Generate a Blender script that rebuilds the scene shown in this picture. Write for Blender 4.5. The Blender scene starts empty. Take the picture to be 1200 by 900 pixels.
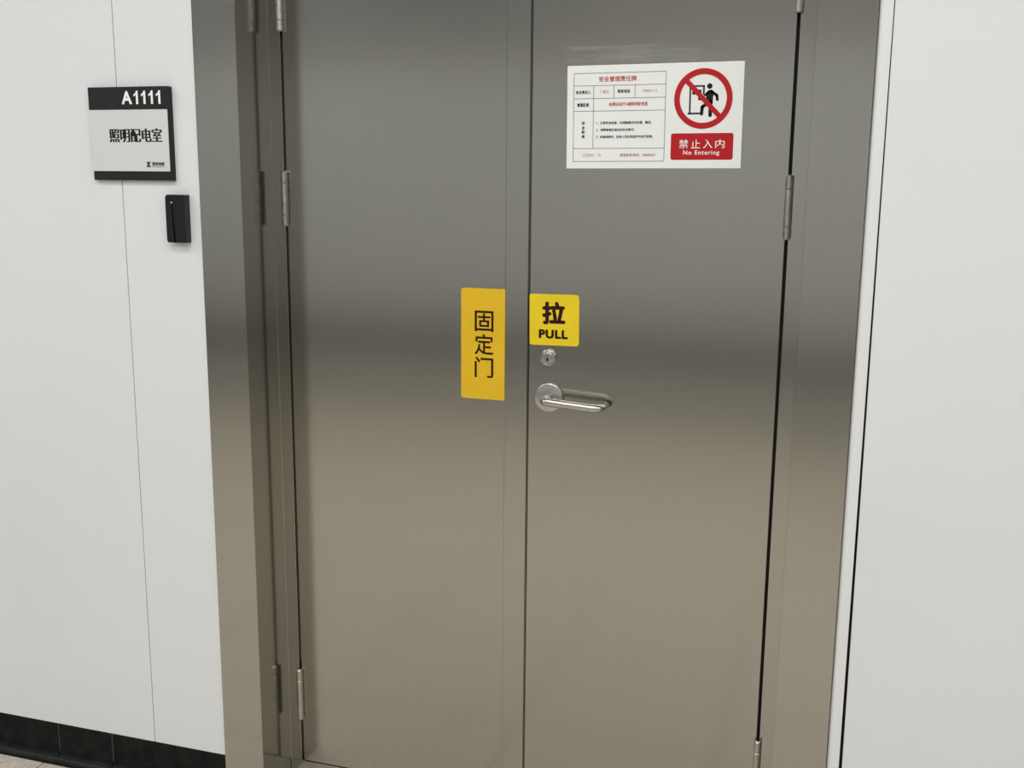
import bpy, bmesh, math, random
from mathutils import Matrix, Vector
random.seed(7)
SC = bpy.context.scene
C = SC.collection
R = math.radians

# ------------------------------------------------------------------ camera
cam_data = bpy.data.cameras.new('camera')
cam = bpy.data.objects.new('camera', cam_data)
C.objects.link(cam)
cam_data.sensor_width = 36.0
cam_data.lens = 36.0 * 1250.9 / 1200.0
cam_data.clip_start = 0.02
cam.matrix_world = Matrix((
    (0.95439113, -0.06451224, 0.29150598, 0.0),
    (0.29842976, 0.17739237, -0.93780148, -2.4),
    (0.00878874, 0.98202348, 0.18855408, 1.623),
    (0, 0, 0, 1)))
SC.camera = cam

# ------------------------------------------------------------------ world, lamps, exposure
SC.view_settings.view_transform = 'Standard'
SC.view_settings.look = 'None'
SC.view_settings.gamma = 1.0
SC.view_settings.use_curve_mapping = False
SC.view_settings.exposure = 0.0
w = bpy.data.worlds.new('world')
SC.world = w
w.use_nodes = True
w.node_tree.nodes['Background'].inputs[0].default_value = (0.9, 0.95, 1.0, 1)
w.node_tree.nodes['Background'].inputs[1].default_value = 0.3

def area(name, loc, sx, sy, power, col):
    d = bpy.data.lights.new(name, 'AREA')
    d.shape = 'RECTANGLE'
    d.size, d.size_y = sx, sy
    d.energy = power
    d.color = col
    o = bpy.data.objects.new(name, d)
    o.location = loc
    C.objects.link(o)
    return o

COOL = (1.0, 0.995, 0.985)
for ax in (-3.4, 0.0, 3.4):
    area('ceiling_lamp', (ax - 0.6, -1.5, 3.17), 2.6, 0.5, 32, COOL)
    area('ceiling_lamp', (ax - 0.6, -3.2, 3.17), 2.6, 0.5, 41, COOL)

# ------------------------------------------------------------------ materials
def srgb(r, g, b):
    def f(c):
        c /= 255.0
        return c / 12.92 if c <= 0.04045 else ((c + 0.055) / 1.055) ** 2.4
    return (f(r), f(g), f(b), 1.0)

def mat(name, col, rough=0.5, metal=0.0, spec=0.5):
    m = bpy.data.materials.new(name)
    m.use_nodes = True
    p = m.node_tree.nodes['Principled BSDF']
    p.inputs['Base Color'].default_value = col
    p.inputs['Roughness'].default_value = rough
    p.inputs['Metallic'].default_value = metal
    p.inputs['Specular IOR Level'].default_value = spec
    return m

def noise_col(m, a, b, scale=(1, 1, 1), nscale=5.0, detail=4.0, lo=0.35, hi=0.65, bump=0.0, rough=None):
    """base colour between a and b by object-space noise; optional bump and roughness range"""
    nt = m.node_tree
    p = nt.nodes['Principled BSDF']
    tc = nt.nodes.new('ShaderNodeTexCoord')
    mp = nt.nodes.new('ShaderNodeMapping')
    mp.inputs['Scale'].default_value = scale
    no = nt.nodes.new('ShaderNodeTexNoise')
    no.inputs['Scale'].default_value = nscale
    no.inputs['Detail'].default_value = detail
    nt.links.new(tc.outputs['Object'], mp.inputs[0])
    nt.links.new(mp.outputs[0], no.inputs['Vector'])
    ra = nt.nodes.new('ShaderNodeValToRGB')
    ra.color_ramp.elements[0].position = lo
    ra.color_ramp.elements[1].position = hi
    ra.color_ramp.elements[0].color = a
    ra.color_ramp.elements[1].color = b
    nt.links.new(no.outputs['Fac'], ra.inputs[0])
    nt.links.new(ra.outputs[0], p.inputs['Base Color'])
    if bump:
        bu = nt.nodes.new('ShaderNodeBump')
        bu.inputs['Strength'].default_value = bump
        bu.inputs['Distance'].default_value = 0.001
        nt.links.new(no.outputs['Fac'], bu.inputs['Height'])
        nt.links.new(bu.outputs[0], p.inputs['Normal'])
    if rough:
        mr = nt.nodes.new('ShaderNodeMapRange')
        mr.inputs['From Min'].default_value = 0.3
        mr.inputs['From Max'].default_value = 0.7
        mr.inputs['To Min'].default_value, mr.inputs['To Max'].default_value = rough
        nt.links.new(no.outputs['Fac'], mr.inputs['Value'])
        nt.links.new(mr.outputs[0], p.inputs['Roughness'])
    return m

STEEL_A, STEEL_B = (0.445, 0.437, 0.402, 1), (0.458, 0.450, 0.414, 1)

def steel(name, r0=0.150, r1=0.157, residue=None):
    """brushed stainless sheet: fine grain running up the sheet"""
    m = mat(name, STEEL_A, 0.2, 1.0)
    noise_col(m, STEEL_A, STEEL_B, (240, 240, 3), 1.0, 3.0, 0.35, 0.65, 0.0, (r0, r1))
    if residue:
        cx, cz, hx, hz = residue                      # rubbed band left by old tape, in the door's own coordinates
        nt = m.node_tree
        p = nt.nodes['Principled BSDF']
        tc = nt.nodes.new('ShaderNodeTexCoord')
        sp = nt.nodes.new('ShaderNodeSeparateXYZ')
        nt.links.new(tc.outputs['Object'], sp.inputs[0])
        def soft(sock, c, h, e):
            a = nt.nodes.new('ShaderNodeMath'); a.operation = 'SUBTRACT'; a.inputs[1].default_value = c
            b = nt.nodes.new('ShaderNodeMath'); b.operation = 'ABSOLUTE'
            d = nt.nodes.new('ShaderNodeMapRange'); d.interpolation_type = 'SMOOTHSTEP'
            d.inputs['From Min'].default_value = h; d.inputs['From Max'].default_value = h - e
            nt.links.new(sock, a.inputs[0]); nt.links.new(a.outputs[0], b.inputs[0]); nt.links.new(b.outputs[0], d.inputs['Value'])
            return d.outputs[0]
        fx = soft(sp.outputs[0], cx, hx, 0.03)
        fz = soft(sp.outputs[2], cz, hz, 0.007)
        mp = nt.nodes.new('ShaderNodeMapping'); mp.inputs['Scale'].default_value = (7, 7, 110)
        no = nt.nodes.new('ShaderNodeTexNoise'); no.inputs['Scale'].default_value = 1.0; no.inputs['Detail'].default_value = 3
        nt.links.new(tc.outputs['Object'], mp.inputs[0]); nt.links.new(mp.outputs[0], no.inputs['Vector'])
        q = nt.nodes.new('ShaderNodeMapRange'); q.inputs['From Min'].default_value = 0.40; q.inputs['From Max'].default_value = 0.72
        nt.links.new(no.outputs['Fac'], q.inputs['Value'])
        m1 = nt.nodes.new('ShaderNodeMath'); m1.operation = 'MULTIPLY'
        m2 = nt.nodes.new('ShaderNodeMath'); m2.operation = 'MULTIPLY'
        nt.links.new(fx, m1.inputs[0]); nt.links.new(fz, m1.inputs[1])
        nt.links.new(m1.outputs[0], m2.inputs[0]); nt.links.new(q.outputs[0], m2.inputs[1])
        ms = nt.nodes.new('ShaderNodeMath'); ms.operation = 'MULTIPLY'; ms.inputs[1].default_value = 0.55
        nt.links.new(m2.outputs[0], ms.inputs[0])
        film = nt.nodes.new('ShaderNodeBsdfDiffuse'); film.inputs[0].default_value = (0.33, 0.33, 0.32, 1)
        mx = nt.nodes.new('ShaderNodeMixShader')
        out = nt.nodes['Material Output']
        nt.links.new(ms.outputs[0], mx.inputs[0]); nt.links.new(p.outputs[0], mx.inputs[1]); nt.links.new(film.outputs[0], mx.inputs[2])
        nt.links.new(mx.outputs[0], out.inputs['Surface'])
    return m

M_STEEL = steel('brushed_steel')
M_LEAF = steel('brushed_steel_with_tape_residue', residue=(-0.060, 1.846, 0.165, 0.022))
M_HINGE = noise_col(mat('hinge_steel', (0.5, 0.5, 0.47, 1), 0.3, 1.0), (0.46, 0.45, 0.41, 1), (0.54, 0.53, 0.49, 1), (1, 1, 1), 90, 3, rough=(0.26, 0.36))
M_HANDLE = noise_col(mat('satin_handle_steel', (0.6, 0.58, 0.54, 1), 0.24, 1.0), (0.52, 0.505, 0.475, 1), (0.55, 0.535, 0.505, 1), (1, 1, 1), 30, 2, rough=(0.24, 0.27))
M_WALL = noise_col(mat('white_enamel_panel', (0.8, 0.8, 0.8, 1), 0.38, 0.0, 0.4), (0.765, 0.785, 0.80, 1), (0.79, 0.81, 0.824, 1), (1, 1, 1), 1.6, 3)
M_EDGE = mat('white_edge_trim', (0.80, 0.81, 0.81, 1), 0.3)
M_VOID = mat('dark_joint', (0.012, 0.012, 0.012, 1), 0.8)
M_TILE = noise_col(mat('black_glazed_tile', (0.008, 0.008, 0.008, 1), 0.3, 0.0, 0.08), (0.006, 0.008, 0.008, 1), (0.014, 0.014, 0.0135, 1), (1, 1, 1), 30, 2)
M_GROUT = mat('dark_grout', (0.075, 0.075, 0.07, 1), 0.8, 0.0, 0.2)
M_FLOOR = noise_col(mat('beige_stone_floor', (0.5, 0.47, 0.42, 1), 0.35), srgb(189, 180, 164), srgb(218, 210, 195), (1, 1, 1), 55, 6, 0.3, 0.7)
M_CEIL = mat('ceiling_paint', (0.25, 0.25, 0.25, 1), 0.8)
M_FAR = mat('far_wall_panel', (0.49, 0.50, 0.495, 1), 0.6)
M_FARDARK = mat('far_wall_reflection_dark', (0.03, 0.03, 0.028, 1), 0.6)  # this and the next two: wall bands invented for the steel's reflection
M_FARLOW = mat('far_wall_reflection_low', (0.40, 0.39, 0.37, 1), 0.6)
M_FARTOP = mat('far_wall_reflection_top', (0.31, 0.31, 0.305, 1), 0.6)
M_SIGNBLACK = mat('charcoal_plastic', srgb(38, 39, 41), 0.5, 0.0, 0.2)
M_SIGNFACE = mat('pale_grey_plate', srgb(216, 217, 217), 0.45)
M_WHITETEXT = mat('white_print', (0.93, 0.93, 0.93, 1), 0.5)
M_BLACKTEXT = mat('black_print', (0.010, 0.010, 0.010, 1), 0.5, 0.0, 0.2)
M_GREEN = mat('green_print', srgb(32, 84, 66), 0.5)
M_READER = mat('black_reader_plastic', (0.010, 0.010, 0.012, 1), 0.36, 0.0, 0.35)
M_LED = mat('pale_indicator_lens', (0.7, 0.7, 0.72, 1), 0.25)
M_PAPER = mat('white_notice_sheet', (0.87, 0.885, 0.87, 1), 0.4)
M_RED = mat('red_print', srgb(184, 26, 32), 0.5, 0.0, 0.25)
M_REDTEXT = mat('red_ink', srgb(196, 70, 58), 0.5)
M_PALERED = mat('faded_red_ink', srgb(190, 120, 105), 0.5)
M_GREYTEXT = mat('grey_ink', srgb(140, 125, 120), 0.5)
M_LINE = mat('table_line_ink', srgb(105, 105, 105), 0.5)
M_INK = mat('small_black_ink', (0.015, 0.015, 0.015, 1), 0.5, 0.0, 0.2)
M_YELLOW = noise_col(mat('yellow_sticker', srgb(214, 172, 28), 0.42), srgb(226, 182, 20), srgb(231, 188, 26), (1, 1, 1), 9, 2)
M_YELLOW2 = noise_col(mat('bright_yellow_sticker', srgb(216, 186, 26), 0.38), srgb(233, 204, 20), srgb(240, 212, 30), (1, 1, 1), 14, 2)
M_MAROON = mat('dark_maroon_print', srgb(44, 14, 10), 0.5, 0.0, 0.2)
M_KEY = mat('keyhole_dark', (0.006, 0.006, 0.006, 1), 0.7)

# ------------------------------------------------------------------ helpers
ROOT = {}

def empty(name, loc, tilt=0.0):
    o = bpy.data.objects.new(name, None)
    o.empty_display_size = 0.05
    o.location = loc
    o.rotation_euler = (0, tilt, 0)
    C.objects.link(o)
    ROOT[o.name] = Vector(loc)
    return o

def tag(o, label=None, cat=None, kind=None, group=None):
    if label: o['label'] = label
    if cat: o['category'] = cat
    if kind: o['kind'] = kind
    if group: o['group'] = group
    return o

def obj(name, bm, material, parent=None, origin=None, smooth=False, bevel=0.0, seg=2):
    """one mesh object; bm is in room coordinates, stored relative to the thing's base"""
    if parent is not None:
        base = ROOT[parent.name]
    else:
        base = Vector(origin) if origin else Vector((0, 0, 0))
    bmesh.ops.translate(bm, verts=bm.verts, vec=-base)
    bmesh.ops.recalc_face_normals(bm, faces=bm.faces)
    me = bpy.data.meshes.new(name)
    bm.to_mesh(me)
    bm.free()
    for m in (material if isinstance(material, (list, tuple)) else [material]):
        me.materials.append(m)
    if smooth:
        for p in me.polygons:
            p.use_smooth = True
        me.set_sharp_from_angle(angle=R(35))
    o = bpy.data.objects.new(name, me)
    if parent is not None:
        o.parent = parent
    else:
        o.location = base
    ROOT[o.name] = base
    C.objects.link(o)
    if bevel:
        b = o.modifiers.new('bevel', 'BEVEL')
        b.width = bevel
        b.segments = seg
        b.limit_method = 'ANGLE'
        b.angle_limit = R(40)
    return o

def box(bm, x0, x1, y0, y1, z0, z1, mi=0):
    v = [bm.verts.new((x, y, z)) for x in (x0, x1) for y in (y0, y1) for z in (z0, z1)]
    for idx in ((0, 1, 3, 2), (4, 6, 7, 5), (0, 4, 5, 1), (2, 3, 7, 6), (0, 2, 6, 4), (1, 5, 7, 3)):
        f = bm.faces.new([v[i] for i in idx])
        f.material_index = mi
    return v

def prism(bm, pts, axis, a, b, mi=0):
    """closed outline pushed along an axis: axis 'z' takes (x,y), 'x' takes (y,z), 'y' takes (x,z)"""
    def P(p, t):
        return {'z': (p[0], p[1], t), 'x': (t, p[0], p[1]), 'y': (p[0], t, p[1])}[axis]
    lo = [bm.verts.new(P(p, a)) for p in pts]
    hi = [bm.verts.new(P(p, b)) for p in pts]
    n = len(pts)
    fs = [bm.faces.new(lo), bm.faces.new(hi)]
    for i in range(n):
        fs.append(bm.faces.new((lo[i], lo[(i + 1) % n], hi[(i + 1) % n], hi[i])))
    for f in fs:
        f.material_index = mi
    return fs

def rrect(x0, x1, z0, z1, r, n=6):
    """rounded rectangle outline; r is one radius or (bottom-left, bottom-right, top-right, top-left)"""
    rs = r if isinstance(r, (list, tuple)) else (r,) * 4
    out = []
    for (cx, cz, a0, rr, sx, sz) in ((x0, z0, 180, rs[0], 1, 1), (x1, z0, 270, rs[1], -1, 1), (x1, z1, 0, rs[2], -1, -1), (x0, z1, 90, rs[3], 1, -1)):
        if rr <= 0:
            out.append((cx, cz))
            continue
        for k in range(n + 1):
            a = R(a0 + 90.0 * k / n)
            out.append((cx + sx * rr + rr * math.cos(a), cz + sz * rr + rr * math.sin(a)))
    return out

def lathe(bm, prof, cx, cy, cz, axis='z', n=32, mi=0):
    """spin (radius, distance) pairs about an axis through the centre; closed at both ends"""
    rings = []
    for (r, t) in prof:
        ring = []
        for k in range(n):
            a = 2 * math.pi * k / n
            c, s = r * math.cos(a), r * math.sin(a)
            ring.append(bm.verts.new({'z': (cx + c, cy + s, cz + t), 'y': (cx + c, cy + t, cz + s)}[axis]))
        rings.append(ring)
    fs = []
    for q in range(len(rings) - 1):
        for k in range(n):
            fs.append(bm.faces.new((rings[q][k], rings[q][(k + 1) % n], rings[q + 1][(k + 1) % n], rings[q + 1][k])))
    fs.append(bm.faces.new(rings[0]))
    fs.append(bm.faces.new(rings[-1]))
    for f in fs:
        f.material_index = mi

def tube(bm, pts, rad, n=20):
    pts = [Vector(p) for p in pts]
    rings = []
    up = Vector((0, 0, 1))
    for i, p in enumerate(pts):
        if i == 0: t = pts[1] - pts[0]
        elif i == len(pts) - 1: t = pts[-1] - pts[-2]
        else: t = (pts[i] - pts[i - 1]).normalized() + (pts[i + 1] - pts[i]).normalized()
        t.normalize()
        s = t.cross(up).normalized()
        u = s.cross(t).normalized()
        k = 1.0
        if 0 < i < len(pts) - 1:
            d = (pts[i] - pts[i - 1]).normalized().dot(t)
            k = 1.0 / max(0.5, d)
        rings.append([bm.verts.new(p + s * rad * k * math.cos(2 * math.pi * j / n) + u * rad * math.sin(2 * math.pi * j / n)) for j in range(n)])
    for a, b in zip(rings, rings[1:]):
        for j in range(n):
            bm.faces.new((a[j], a[(j + 1) % n], b[(j + 1) % n], b[j]))
    bm.faces.new(rings[0])
    bm.faces.new(rings[-1])

def stroke(bm, pts, wd, y0, y1, n=8):
    """thick round-ended line in the wall plane, for pictograms"""
    for (a, b) in zip(pts, pts[1:]):
        d = math.atan2(b[1] - a[1], b[0] - a[0])
        o = []
        for k in range(n + 1):
            t = d + math.pi / 2 + math.pi * k / n
            o.append((a[0] + wd / 2 * math.cos(t), a[1] + wd / 2 * math.sin(t)))
        for k in range(n + 1):
            t = d - math.pi / 2 + math.pi * k / n
            o.append((b[0] + wd / 2 * math.cos(t), b[1] + wd / 2 * math.sin(t)))
        prism(bm, o, 'y', y0, y1)

def lettering(bm, text, x0, x1, z0, z1, y, bold=0.0, spacing=1.0, mi=0, song=False):
    """printed characters fitted to the ink box x0..x1, z0..z1, facing the corridor at depth y"""
    cu = bpy.data.curves.new('print', 'FONT')
    cu.body = text
    cu.size = 1.0
    cu.offset = 0.0
    cu.space_character = spacing
    cu.resolution_u = 4
    t = bpy.data.objects.new('print', cu)
    C.objects.link(t)
    dg = bpy.context.evaluated_depsgraph_get()
    me = bpy.data.meshes.new_from_object(t.evaluated_get(dg))
    bpy.data.objects.remove(t)
    bpy.data.curves.remove(cu)
    xs = [v.co.x for v in me.vertices]
    ys = [v.co.y for v in me.vertices]
    if song:                                            # heavy uprights, light level strokes
        spread = [(d * bold, 0.0) for d in (-1, -0.5, 0, 0.5, 1)]
    elif bold > 0:
        spread = [(0.0, 0.0)] + [(bold * math.cos(R(a)), bold * math.sin(R(a))) for a in range(0, 360, 45)]
    else:
        spread = [(0.0, 0.0)]
    ex = max(d[0] for d in spread)
    ey = max(d[1] for d in spread)
    ax, bx, ay, by = min(xs) - ex, max(xs) + ex, min(ys) - ey, max(ys) + ey
    for i, (dx, dy) in enumerate(spread):
        vs = [bm.verts.new((x0 + (v.co.x + dx - ax) / (bx - ax) * (x1 - x0), y - 0.00002 * i, z0 + (v.co.y + dy - ay) / (by - ay) * (z1 - z0))) for v in me.vertices]
        for p in me.polygons:
            try:
                f = bm.faces.new([vs[i] for i in p.vertices])
                f.material_index = mi
            except ValueError:
                pass
    bpy.data.meshes.remove(me)

# ================================================================== SETTING
# Door leaves face the corridor at y = 0; the casing stands out to y = -0.151; floor z = 0.
H = 3.2
YF = -0.147            # face of the wall panels
bm = bmesh.new()
box(bm, -6.5, 6.5, -4.70, 0.30, -0.06, 0.0)
fl = obj('floor', bm, M_FLOOR)
tag(fl, 'beige speckled stone tile floor at the foot of the black skirting', kind='structure')
nt = M_FLOOR.node_tree
tc = nt.nodes.new('ShaderNodeTexCoord')
br = nt.nodes.new('ShaderNodeTexBrick')
br.offset = 0.0
br.inputs['Color1'].default_value = br.inputs['Color2'].default_value = (1, 1, 1, 1)
br.inputs['Mortar'].default_value = (0.25, 0.23, 0.2, 1)
br.inputs['Scale'].default_value = 1.0
br.inputs['Mortar Size'].default_value = 0.0022
br.inputs['Brick Width'].default_value = 0.6
br.inputs['Row Height'].default_value = 0.6
mp = nt.nodes.new('ShaderNodeMapping')
mp.inputs['Location'].default_value = (0.262, 0.45, 0)
nt.links.new(tc.outputs['Object'], mp.inputs[0])
nt.links.new(mp.outputs[0], br.inputs['Vector'])
mul = nt.nodes.new('ShaderNodeMix')
mul.data_type = 'RGBA'
mul.blend_type = 'MULTIPLY'
mul.inputs[0].default_value = 1.0
pr = nt.nodes['Principled BSDF']
src = pr.inputs['Base Color'].links[0].from_socket
nt.links.new(src, mul.inputs[6])
nt.links.new(br.outputs['Color'], mul.inputs[7])
nt.links.new(mul.outputs[2], pr.inputs['Base Color'])

bm = bmesh.new()
box(bm, -6.5, 6.5, -4.70, 0.30, H, H + 0.08)
tag(obj('ceiling', bm, M_CEIL), 'plain grey corridor ceiling', kind='structure')

# far side of the corridor, behind the camera: tone bands invented to shape the steel's reflection
bm = bmesh.new()
box(bm, -6.5, 6.5, -4.70, -4.61, 0.0, 0.82, 2)
box(bm, -6.5, 6.5, -4.70, -4.60, 0.40, 0.56, 1)
box(bm, -6.5, 6.5, -4.70, -4.60, 0.82, 2.40, 0)
box(bm, -6.5, 6.5, -4.70, -4.61, 2.40, H, 3)
tag(obj('wall_back', bm, [M_FAR, M_FARDARK, M_FARLOW, M_FARTOP]), 'unseen grey wall across the corridor, with tone bands invented for the reflection in the steel', kind='structure')

# left wall: enamel panels with an open joint over a dark backing
bm = bmesh.new()
SEAM = -1.7045
for (a, b) in ((-4.1, -2.906), (-2.903, SEAM - 0.0011), (SEAM + 0.0011, -1.481)):
    box(bm, a, b, YF, -0.125, 0.1165, H, 0)
box(bm, -6.5, -4.103, YF, -0.125, 0.1165, H, 0)
box(bm, -6.5, -1.40, -0.124, 0.25, 0.0, H, 1)
tag(obj('wall_left', bm, [M_WALL, M_VOID], bevel=0.0007, seg=1), 'white enamel panel wall with a thin vertical joint, left of the steel door', kind='structure')

# right wall: white edge trim, open joint, then the next white panel
bm = bmesh.new()
prism(bm, [(0.0605, YF), (6.5, YF), (6.5, -0.125), (0.0605, -0.125)], 'z', 0.0, H, 0)
for v in bm.verts:                          # this panel hangs a little out of plumb
    if v.co.x < 1:
        v.co.x = 0.0632 - (v.co.z / H) * 0.0102
box(bm, -0.06, 6.5, -0.124, 0.25, 0.0, H, 1)
tag(obj('wall_right', bm, [M_WALL, M_VOID], bevel=0.0007, seg=1), 'plain white enamel panel wall right of the steel door', kind='structure')
bm = bmesh.new()
r = 0.011
prof = [(0.0552, -0.1245), (0.0552, YF - 0.003)]
prof += [(0.0292 + r - r * math.sin(R(a)), YF - 0.003 + r - r * math.cos(R(a))) for a in range(0, 91, 10)]
prof += [(0.0292, -0.1245)]
prism(bm, prof, 'z', 0.0, H)
tag(obj('trim_1', bm, M_EDGE, smooth=True), 'narrow white round-edged strip between steel casing and dark joint', kind='structure')

# skirting of black tiles with a coved foot
bm = bmesh.new()
def skirting(bm, a, b):
    pr_ = [(-0.122, 0.0), (-0.122, 0.1155), (-0.1435, 0.1155), (-0.1455, 0.113)]
    for k in range(0, 7):
        t = k / 6.0
        pr_.append((-0.1455 - 0.022 * t ** 2.2, 0.040 - 0.030 * t))
    pr_ += [(-0.1675, 0.0)]
    prism(bm, pr_, 'x', a, b, 0)
J = [-6.5, -3.222, -2.6225, -2.0225, -1.8446, -1.4865]
for a, b in zip(J, J[1:]):
    skirting(bm, a + 0.0016, b - 0.0016)
box(bm, -6.5, -1.487, -0.1452, -0.1235, 0.0, 0.112, 1)
box(bm, -6.5, -1.487, -0.160, -0.14, 0.0, 0.016, 1)
tag(obj('baseboard_left', bm, [M_TILE, M_GROUT], smooth=True), 'black glazed tile skirting with coved foot under the white wall', kind='structure')

# door frame: deep steel casing, reveal and rebate strip, head out of sight above
DT = 2.30
bm = bmesh.new()
LJ = [(-1.4850, -0.1235), (-1.4850, -0.151), (-1.3712, -0.151), (-1.3738, 0.0), (-1.3412, 0.0), (-1.3412, 0.018), (-1.30, 0.018), (-1.30, 0.12), (-1.4850, 0.12)]
prism(bm, LJ, 'z', 0.0, DT + 0.146)
RJ = [(0.0284, -0.1235), (0.0284, -0.151), (-0.0848, -0.151), (-0.0848, 0.0), (-0.1235, 0.0), (-0.1235, 0.018), (-0.165, 0.018), (-0.165, 0.12), (0.0284, 0.12)]
prism(bm, RJ, 'z', 0.0, DT + 0.146)
HD = [(-0.1235, DT + 0.146), (-0.151, DT + 0.146), (-0.151, DT + 0.033), (0.0, DT + 0.033), (0.0, DT + 0.004), (0.018, DT + 0.004), (0.018, DT - 0.03), (0.12, DT - 0.03), (0.12, DT + 0.146)]
prism(bm, HD, 'x', -1.3725, -0.084)
box(bm, -0.1640, -0.1236, 0.0165, 0.0178, 0.0, DT, 1)     # black strip added so the joint reads as deep shade
tag(obj('door_frame', bm, [M_STEEL, M_VOID], bevel=0.0026, seg=3), 'deep brushed stainless steel casing framing the double door', 'door frame', kind='structure')
bm = bmesh.new()
box(bm, -1.372, -0.086, -0.002, 0.12, 0.0, 0.0475)
tag(obj('door_sill', bm, M_STEEL, bevel=0.001), 'low steel sill under the double door', 'sill', kind='structure')
bm = bmesh.new()
box(bm, -1.41, -0.05, 0.20, 0.25, 0.0, 2.6)  # solid black in place of the dark behind the door
box(bm, -1.41, -0.05, 0.121, 0.20, 2.45, 2.6)
tag(obj('wall_inner', bm, M_VOID), 'wall behind the closed door, coloured black to stand for the darkness there', kind='structure')

# ------------------------------------------------------------------ hinges
def hinge(parent, cx, z0, z1, side):
    h = z1 - z0
    cy = -0.0075
    r = 0.0086
    a, b = z0 + 0.20 * h, z0 + 0.78 * h
    bm = bmesh.new()
    lathe(bm, [(r - 0.0010, -0.0005), (r, 0.0007), (r, b - a - 0.0007), (r - 0.0010, b - a + 0.0005)], cx, cy, a, 'z', 28)
    hg = obj('hinge', bm, M_HINGE, parent, smooth=True)
    bm = bmesh.new()
    lathe(bm, [(r - 0.0012, 0), (r, 0.001), (r, z1 - b - 0.003), (r - 0.002, z1 - b - 0.0004), (0.004, z1 - b)], cx, cy, b + 0.0006, 'z', 28)
    obj('knuckle', bm, M_HINGE, hg, smooth=True)
    bm = bmesh.new()
    lathe(bm, [(0.004, 0), (r - 0.002, 0.0005), (r, 0.003), (r, a - z0 - 0.0016), (r - 0.0012, a - z0 - 0.0006)], cx, cy, z0, 'z', 28)
    obj('knuckle', bm, M_HINGE, hg, smooth=True)
    bm = bmesh.new()                                  # leaf plate folded into the joint
    box(bm, cx - 0.0012, cx + 0.0012, cy + 0.002, 0.035, z0 + 0.002, z1 - 0.002)
    obj('hinge_plate', bm, M_HINGE, hg)
    return hg

# ------------------------------------------------------------------ door_1: the fixed left leaf
d1 = empty('door_1', (-1.02, 0, 0.05))
tag(d1, 'left leaf of the steel double door, with the tall yellow sticker', 'door', kind='structure')
bm = bmesh.new()
box(bm, -1.3345, -0.7645, 0.0, 0.05, 0.0487, DT)
obj('leaf_panel', bm, M_STEEL, d1, bevel=0.0012)
bm = bmesh.new()
box(bm, -0.7641, -0.7085, -0.0022, 0.05, 0.0487, DT)
box(bm, -0.7084, -0.7034, 0.0090, 0.05, 0.0487, DT)      # rebate lip behind the meeting joint
obj('cover_strip', bm, M_STEEL, d1, bevel=0.0012)
for z in (1.9665, 1.5030, 0.1735):
    hinge(d1, -1.3375, z, z + 0.1345 + (0.012 if z < 1 else 0), -1)

# ------------------------------------------------------------------ door_2: the active right leaf
d2 = empty('door_2', (-0.415, 0, 0.05))
tag(d2, 'right leaf of the steel double door, with lever handle and lock', 'door', kind='structure')
bm = bmesh.new()
box(bm, -0.7032, -0.1300, 0.0, 0.05, 0.0487, DT)
# M_LEAF's residue position is measured from this leaf's base
obj('leaf_panel', bm, M_LEAF, d2, bevel=0.0014)
for z in (1.9670, 1.4990, 0.1850):
    hinge(d2, -0.1265, z, z + 0.1380, 1)
# lock cylinder
LX, LZ = -0.6553, 1.2110
bm = bmesh.new()
lathe(bm, [(0.0205, -0.0005), (0.0205, -0.0035), (0.0192, -0.0075), (0.0178, -0.0115), (0.0165, -0.0120), (0.0152, -0.0105), (0.0, -0.0105)][:-1], LX, 0, LZ, 'y', 40)
lk = obj('lock_cylinder', bm, M_HANDLE, d2, smooth=True)
bm = bmesh.new()
lathe(bm, [(0.0130, -0.0100), (0.0130, -0.0118), (0.0118, -0.0126), (0.0100, -0.0126), (0.0095, -0.0120)], LX, 0, LZ, 'y', 36)
obj('key_plug', bm, M_HANDLE, lk, smooth=True)
bm = bmesh.new()
kx, kz = LX - 0.0005, LZ - 0.003
o = [(kx + 0.0030 * math.cos(R(a)), kz - 0.0005 + 0.0030 * math.sin(R(a))) for a in range(-60, 241, 20)]
o += [(kx - 0.0017, kz - 0.0085), (kx + 0.0017, kz - 0.0085)]
prism(bm, o, 'y', -0.0122, -0.0118)
stroke(bm, [(kx, kz + 0.001), (kx, kz + 0.0065)], 0.0014, -0.0122, -0.0118)
obj('keyhole', bm, M_KEY, lk)
# lever handle on a round rose
HX, HZ = -0.6527, 1.1150
bm = bmesh.new()
lathe(bm, [(0.0345, -0.0005), (0.0345, -0.0065), (0.0338, -0.0085), (0.0320, -0.0095), (0.0120, -0.0095)], HX, 0, HZ, 'y', 56)
hd = obj('door_handle', bm, M_HANDLE, d2, smooth=True)
tag(hd, 'satin steel lever handle on a round rose')
bm = bmesh.new()
YB = -0.060
dz = -0.0085
def along(t):                                         # the bar droops a little
    return dz * t
path = [(HX, -0.008, HZ), (HX, -0.020, HZ), (HX, YB + 0.012, HZ)]
for k in range(1, 7):
    a = R(90.0 * k / 6)
    path.append((HX + 0.012 * (1 - math.cos(a)), YB + 0.012 * (1 - math.sin(a)), HZ))
x1 = HX + 0.139
path.append((HX + 0.06, YB, HZ + along(0.4)))
path.append((x1 - 0.022, YB, HZ + along(0.86)))
for k in range(1, 7):
    a = R(90.0 * k / 6)
    path.append((x1 - 0.022 + 0.022 * math.sin(a), YB + 0.022 * (1 - math.cos(a)), HZ + along(0.86 + 0.14 * k / 6)))
path.append((x1, -0.016, HZ + along(1)))
path.append((x1, -0.012, HZ + along(1)))
tube(bm, path, 0.0098, 24)
obj('lever', bm, M_HANDLE, hd, smooth=True)

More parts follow.
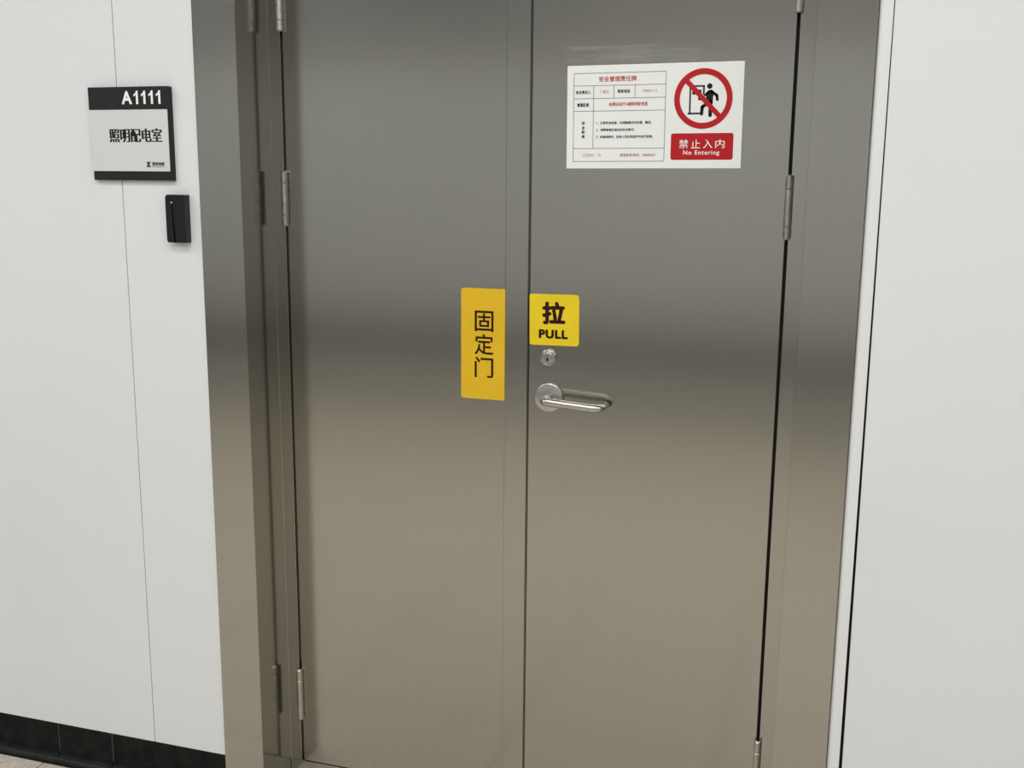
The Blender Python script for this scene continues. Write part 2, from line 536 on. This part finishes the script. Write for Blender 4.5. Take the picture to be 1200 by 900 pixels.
# ================================================================== THINGS
# ---- room sign on the left wall
SX0, SX1, SZ0, SZ1 = -1.7765, -1.5497, 1.6118, 1.8312
rs = empty('room_sign', ((SX0 + SX1) / 2, YF, SZ0))
tag(rs, 'black and grey plate reading A1111 on the white wall left of the door', 'sign')
bm = bmesh.new()
prism(bm, rrect(SX0, SX1, SZ0, SZ1, (0.0, 0.0, 0.004, 0.0)), 'y', YF - 0.010, YF - 0.0003)
obj('backing', bm, M_SIGNBLACK, rs, bevel=0.0006)
bm = bmesh.new()
prism(bm, rrect(SX0, SX1, 1.7790, SZ1, (0.0, 0.0, 0.004, 0.0)), 'y', YF - 0.0140, YF - 0.0101)
obj('header_band', bm, M_SIGNBLACK, rs, bevel=0.0005)
bm = bmesh.new()
box(bm, SX0, -1.5576, YF - 0.0125, YF - 0.0101, 1.6335, 1.7786)
obj('face_plate', bm, M_SIGNFACE, rs, bevel=0.0004)
# A1111: heavy sans numerals
bm = bmesh.new()
y = YF - 0.0143
hz0, hz1 = 1.7905, 1.8215
lettering(bm, 'A', -1.6810, -1.6522, hz0, hz1, y, bold=0.035)
for k in range(4):
    x = -1.6472 + 0.0207 * k
    hh = hz1 - hz0
    prism(bm, [(x + 0.0063, hz0), (x + 0.0122, hz0), (x + 0.0122, hz1), (x + 0.0074, hz1), (x + 0.0050, hz1 - 0.17 * hh),
               (x + 0.0, hz1 - 0.27 * hh), (x + 0.0, hz1 - 0.43 * hh), (x + 0.0063, hz1 - 0.31 * hh)], 'y', y, y + 0.0002)
obj('number_lettering', bm, M_WHITETEXT, rs)
bm = bmesh.new()
lettering(bm, '照明配电室', -1.7235, -1.5745, 1.7018, 1.7345, YF - 0.0128, bold=0.050, song=True)
obj('room_lettering', bm, M_BLACKTEXT, rs)
bm = bmesh.new()
lx0, lx1, lz0, lz1 = -1.6222, -1.6106, 1.6435, 1.6560
yy = (YF - 0.0130, YF - 0.0126)
cx, cz = (lx0 + lx1) / 2, (lz0 + lz1) / 2
prism(bm, [(lx0, lz1), (lx0, lz1 - 0.0022), (lx1, lz1 - 0.0022), (lx1, lz1)], 'y', *yy)
prism(bm, [(lx0, lz0), (lx1, lz0), (lx1, lz0 + 0.0022), (lx0, lz0 + 0.0022)], 'y', *yy)
for s in (-1, 1):
    prism(bm, [(cx - s * 0.0052, lz0 + 0.002), (cx - s * 0.0010, lz0 + 0.002), (cx + s * 0.0052, lz1 - 0.002), (cx + s * 0.0010, lz1 - 0.002)], 'y', *yy)
obj('logo', bm, M_GREEN, rs)
bm = bmesh.new()
lettering(bm, '深圳地铁', -1.6068, -1.5716, 1.6468, 1.6556, YF - 0.0128, bold=0.03)
lettering(bm, 'SHENZHEN METRO', -1.6068, -1.5716, 1.6437, 1.6456, YF - 0.0128, bold=0.01)
obj('operator_lettering', bm, M_BLACKTEXT, rs)

# ---- swipe reader below it
RX0, RX1, RZ0, RZ1 = -1.5720, -1.5160, 1.4650, 1.5790
cr = empty('card_reader', ((RX0 + RX1) / 2, YF, RZ0))
tag(cr, 'small black card reader below the room sign', 'card reader')
bm = bmesh.new()
y0 = YF - 0.0003
prism(bm, rrect(RX0, RX1, RZ0, RZ1, (0.007, 0.002, 0.002, 0.008)), 'y', y0 - 0.022, y0)
for v in bm.verts:                                     # the face is deepest right of the slot and falls away to each side
    if v.co.y < y0 - 0.015:
        u = (v.co.x - RX0) / (RX1 - RX0)
        v.co.y = y0 - (0.0175 + 0.003 * min(1.0, u * 1.6))
hb = obj('housing', bm, M_READER, cr)
bm = bmesh.new()
prism(bm, [(RX0 + 0.0172, RZ1 - 0.0210), (RX0 + 0.0198, RZ1 - 0.0210), (RX0 + 0.0262, RZ0 - 0.002), (RX0 + 0.0208, RZ0 - 0.002)], 'y', y0 - 0.035, y0 - 0.009)
ct = obj('slot', bm, M_READER, cr)
bo = hb.modifiers.new('slot', 'BOOLEAN')
bo.operation = 'DIFFERENCE'
bo.object = ct
bo.solver = 'EXACT'
dg = bpy.context.evaluated_depsgraph_get()
cut = bpy.data.meshes.new_from_object(hb.evaluated_get(dg))
hb.modifiers.clear()
hb.data = cut
bpy.data.objects.remove(ct)
bv = hb.modifiers.new('bevel', 'BEVEL')
bv.width = 0.0035
bv.segments = 4
bv.limit_method = 'ANGLE'
bv.angle_limit = R(50)
bm = bmesh.new()
lathe(bm, [(0.0019, 0.0), (0.0019, -0.0012), (0.0012, -0.0016)], RX0 + 0.0185, y0 - 0.0185, RZ1 - 0.0185, 'y', 16)
obj('indicator_light', bm, M_LED, cr, smooth=True)

# ---- notice sheet on the right leaf
NX0, NX1, NZ0, NZ1 = -0.6206, -0.2319, 1.6490, 1.8731
NC = (NX0 + NX1) / 2
nb = empty('warning_notice', (NC, 0, NZ0), tilt=-0.0066)
tag(nb, 'white sheet with duty table and red no-entry symbol high on right door leaf', 'notice')
bm = bmesh.new()
box(bm, NX0, NX1, -0.0016, -0.0002, NZ0, NZ1)
obj('sheet', bm, M_PAPER, nb)
y = -0.0018
TX0, TX1, TZ0, TZ1 = -0.6053, -0.3990, 1.6645, 1.8561
tw, th = TX1 - TX0, TZ1 - TZ0
fx = lambda u: TX0 + tw * u
fz = lambda v: TZ1 - th * v
bm = bmesh.new()
lw = 0.0006
def hl(v, a=0.0, b=1.0): box(bm, fx(a), fx(b), y, y + 0.0001, fz(v) - lw, fz(v) + lw)
def vl(u, a, b): box(bm, fx(u) - lw, fx(u) + lw, y, y + 0.0001, fz(b), fz(a))
for v in (0, 0.14, 0.285, 0.427, 0.852, 1.0): hl(v)
vl(0, 0, 1); vl(1, 0, 1); vl(0.22, 0.14, 0.852); vl(0.442, 0.14, 0.285); vl(0.671, 0.14, 0.285)
obj('duty_table', bm, M_LINE, nb)
def put(bm, text, u0, u1, vc, hgt, bold=0.0, spacing=1.0):
    lettering(bm, text, fx(u0), fx(u1), fz(vc + hgt / 2), fz(vc - hgt / 2), y - 0.0001, bold, spacing)
def words(name, material, *a):
    bm = bmesh.new()
    put(bm, *a)
    obj(name, bm, material, nb)
words('title_lettering', M_REDTEXT, '安全管理责任牌', 0.275, 0.685, 0.068, 0.062, 0.020)
words('area_lettering', M_REDTEXT, '会展站站厅A端照明配电室', 0.39, 0.81, 0.352, 0.044, 0.018)
words('name_lettering', M_PALERED, '丁春生', 0.285, 0.388, 0.212, 0.038, 0.0, 1.15)
words('phone_lettering', M_PALERED, '28880112', 0.75, 0.91, 0.208, 0.028, 0.0)
words('team_lettering', M_PALERED, '工班班组：1号', 0.10, 0.31, 0.928, 0.036, 0.0)
words('emergency_lettering', M_PALERED, '紧急联系电话：28880000', 0.52, 0.905, 0.928, 0.036, 0.01)
words('row_heading', M_INK, '安全责任人', 0.022, 0.19, 0.212, 0.040, 0.026)
words('row_heading', M_INK, '联系电话', 0.482, 0.617, 0.208, 0.042, 0.028)
words('row_heading', M_INK, '管理区域', 0.038, 0.168, 0.356, 0.042, 0.028)
for k, ch in enumerate('安全职责'):
    words('heading_character', M_INK, ch, 0.092, 0.127, 0.562 + 0.0515 * k, 0.038, 0.026)
words('rule_lettering', M_INK, '1、日常安全检查，处理隐患及时处理、整改。', 0.255, 0.86, 0.562, 0.034, 0.018)
words('rule_lettering', M_INK, '2、保障管辖区域内的安全情况；', 0.255, 0.675, 0.642, 0.034, 0.018)
words('rule_lettering', M_INK, '3、检查维修时，应有人员在场监护并进行检测。', 0.255, 0.875, 0.720, 0.034, 0.018)

# no-entry symbol: pictogram first, red ring and bar on top
PX, PZ, D = -0.3172, 1.7968, 0.1255
def q(u, v):                                           # pictogram grid: 510 units across the ring
    return (PX + (u - 268) / 510.0 * D, PZ - (v - 312) / 516.0 * D)
def prect(bm, u0, u1, v0, v1, ya, yb):
    (a, d), (b, c) = q(u0, v0), q(u1, v1)
    box(bm, a, b, ya, yb, c, d)
U = D / 510.0
bm = bmesh.new()
ya, yb = -0.0019, -0.0017
prect(bm, 146, 160, 200, 446, ya, yb)
prect(bm, 136, 262, 432, 447, ya, yb)
prect(bm, 146, 279, 196, 210, ya, yb)
prect(bm, 264, 279, 196, 276, ya, yb)
prect(bm, 172, 250, 234, 276, ya, yb)
prect(bm, 224, 252, 270, 326, ya, yb)
obj('door_pictogram', bm, M_BLACKTEXT, nb)
bm = bmesh.new()
ya, yb = -0.0021, -0.00195
hx, hz = q(322, 205)
prism(bm, [(hx + 23.5 * U * math.cos(R(a)), hz + 23.5 * U * math.sin(R(a))) for a in range(0, 360, 15)], 'y', ya, yb)
prism(bm, [q(*p) for p in ((303, 250), (312, 240), (335, 237), (352, 243), (356, 262), (353, 310), (352, 360), (318, 362), (296, 356), (294, 300), (291, 280))], 'y', ya, yb)
stroke(bm, [q(340, 254), q(386, 286), q(391, 322)], 25 * U, ya, yb)
stroke(bm, [q(310, 258), q(284, 282)], 20 * U, ya, yb)
stroke(bm, [q(312, 350), q(262, 384), q(258, 444)], 29 * U, ya, yb)
stroke(bm, [q(334, 340), q(333, 456)], 32 * U, ya, yb)
obj('figure_pictogram', bm, M_BLACKTEXT, nb)
bm = bmesh.new()
ya, yb = -0.0025, -0.0022
n = 72
ro, ri = D / 2, D / 2 * 0.805
rings = [[bm.verts.new((PX + rr * math.cos(2 * math.pi * k / n), yv, PZ + rr * 1.012 * math.sin(2 * math.pi * k / n))) for k in range(n)] for rr, yv in ((ro, yb), (ro, ya), (ri, ya), (ri, yb))]
for a in range(4):
    for k in range(n):
        bm.faces.new((rings[a][k], rings[a][(k + 1) % n], rings[(a + 1) % 4][(k + 1) % n], rings[(a + 1) % 4][k]))
wd = 21 * U
ca, sa = math.cos(R(-46)), math.sin(R(-46))
L = ro * 0.84
pts = [(-L, -wd), (L, -wd), (L, wd), (-L, wd)]
prism(bm, [(PX + a * ca - b * sa, PZ + a * sa + b * ca) for a, b in pts], 'y', ya - 0.0001, yb)
obj('prohibition_symbol', bm, M_RED, nb)
CX0, CX1, CZ0, CZ1 = -0.3846, -0.2494, 1.6672, 1.7239
bm = bmesh.new()
prism(bm, rrect(CX0, CX1, CZ0, CZ1, 0.005), 'y', -0.0019, -0.0017)
cp = obj('caption_plate', bm, M_RED, nb)
bm = bmesh.new()
cw, chh = CX1 - CX0, CZ1 - CZ0
for k, c in enumerate('禁止入内'):
    a = CX0 + cw * (0.135 + 0.194 * k)
    lettering(bm, c, a, a + cw * 0.148, CZ1 - chh * 0.565, CZ1 - chh * 0.235, -0.0021, 0.004)
lettering(bm, 'No Entering', CX0 + cw * 0.205, CX0 + cw * 0.785, CZ1 - chh * 0.855, CZ1 - chh * 0.640, -0.0021, 0.014, 1.16)
obj('caption_lettering', bm, M_WHITETEXT, cp)

# ---- tall yellow sticker on the fixed leaf
AX0, AX1, AZ0, AZ1 = -0.8752, -0.7646, 1.0985, 1.3672
fs_ = empty('fixed_door_sticker', ((AX0 + AX1) / 2, 0, AZ0))
tag(fs_, 'tall yellow sticker with three dark characters on the left door leaf', 'sticker')
bm = bmesh.new()
prism(bm, rrect(AX0, AX1, AZ0, AZ1, (0.007, 0, 0, 0.007)), 'y', -0.0009, -0.0002)
obj('sticker_sheet', bm, M_YELLOW, fs_)
bm = bmesh.new()
aw, ah = AX1 - AX0, AZ1 - AZ0
for ch, v0, v1 in (('固', 0.199, 0.386), ('定', 0.408, 0.594), ('门', 0.616, 0.802)):
    lettering(bm, ch, AX0 + aw * 0.312, AX0 + aw * 0.742, AZ1 - ah * v1, AZ1 - ah * v0, -0.0011, 0.012)
obj('lettering', bm, M_MAROON, fs_)

# ---- square PULL sticker on the active leaf
BX0, BX1, BZ0, BZ1 = -0.7029, -0.5832, 1.2395, 1.3600
ps = empty('pull_sticker', ((BX0 + BX1) / 2, 0, BZ0), tilt=-0.012)
tag(ps, 'square yellow sticker reading PULL above the lock', 'sticker')
bm = bmesh.new()
prism(bm, rrect(BX0, BX1, BZ0, BZ1, (0.006, 0.008, 0.009, 0.004)), 'y', -0.0009, -0.0002)
obj('sticker_sheet', bm, M_YELLOW2, ps)
bm = bmesh.new()
bw, bh = BX1 - BX0, BZ1 - BZ0
lettering(bm, '拉', BX0 + bw * 0.255, BX0 + bw * 0.726, BZ1 - bh * 0.589, BZ1 - bh * 0.144, -0.0011, 0.043)
lettering(bm, 'PULL', BX0 + bw * 0.188, BX0 + bw * 0.778, BZ1 - bh * 0.868, BZ1 - bh * 0.690, -0.0011, 0.055, 1.12)
obj('lettering', bm, M_MAROON, ps)
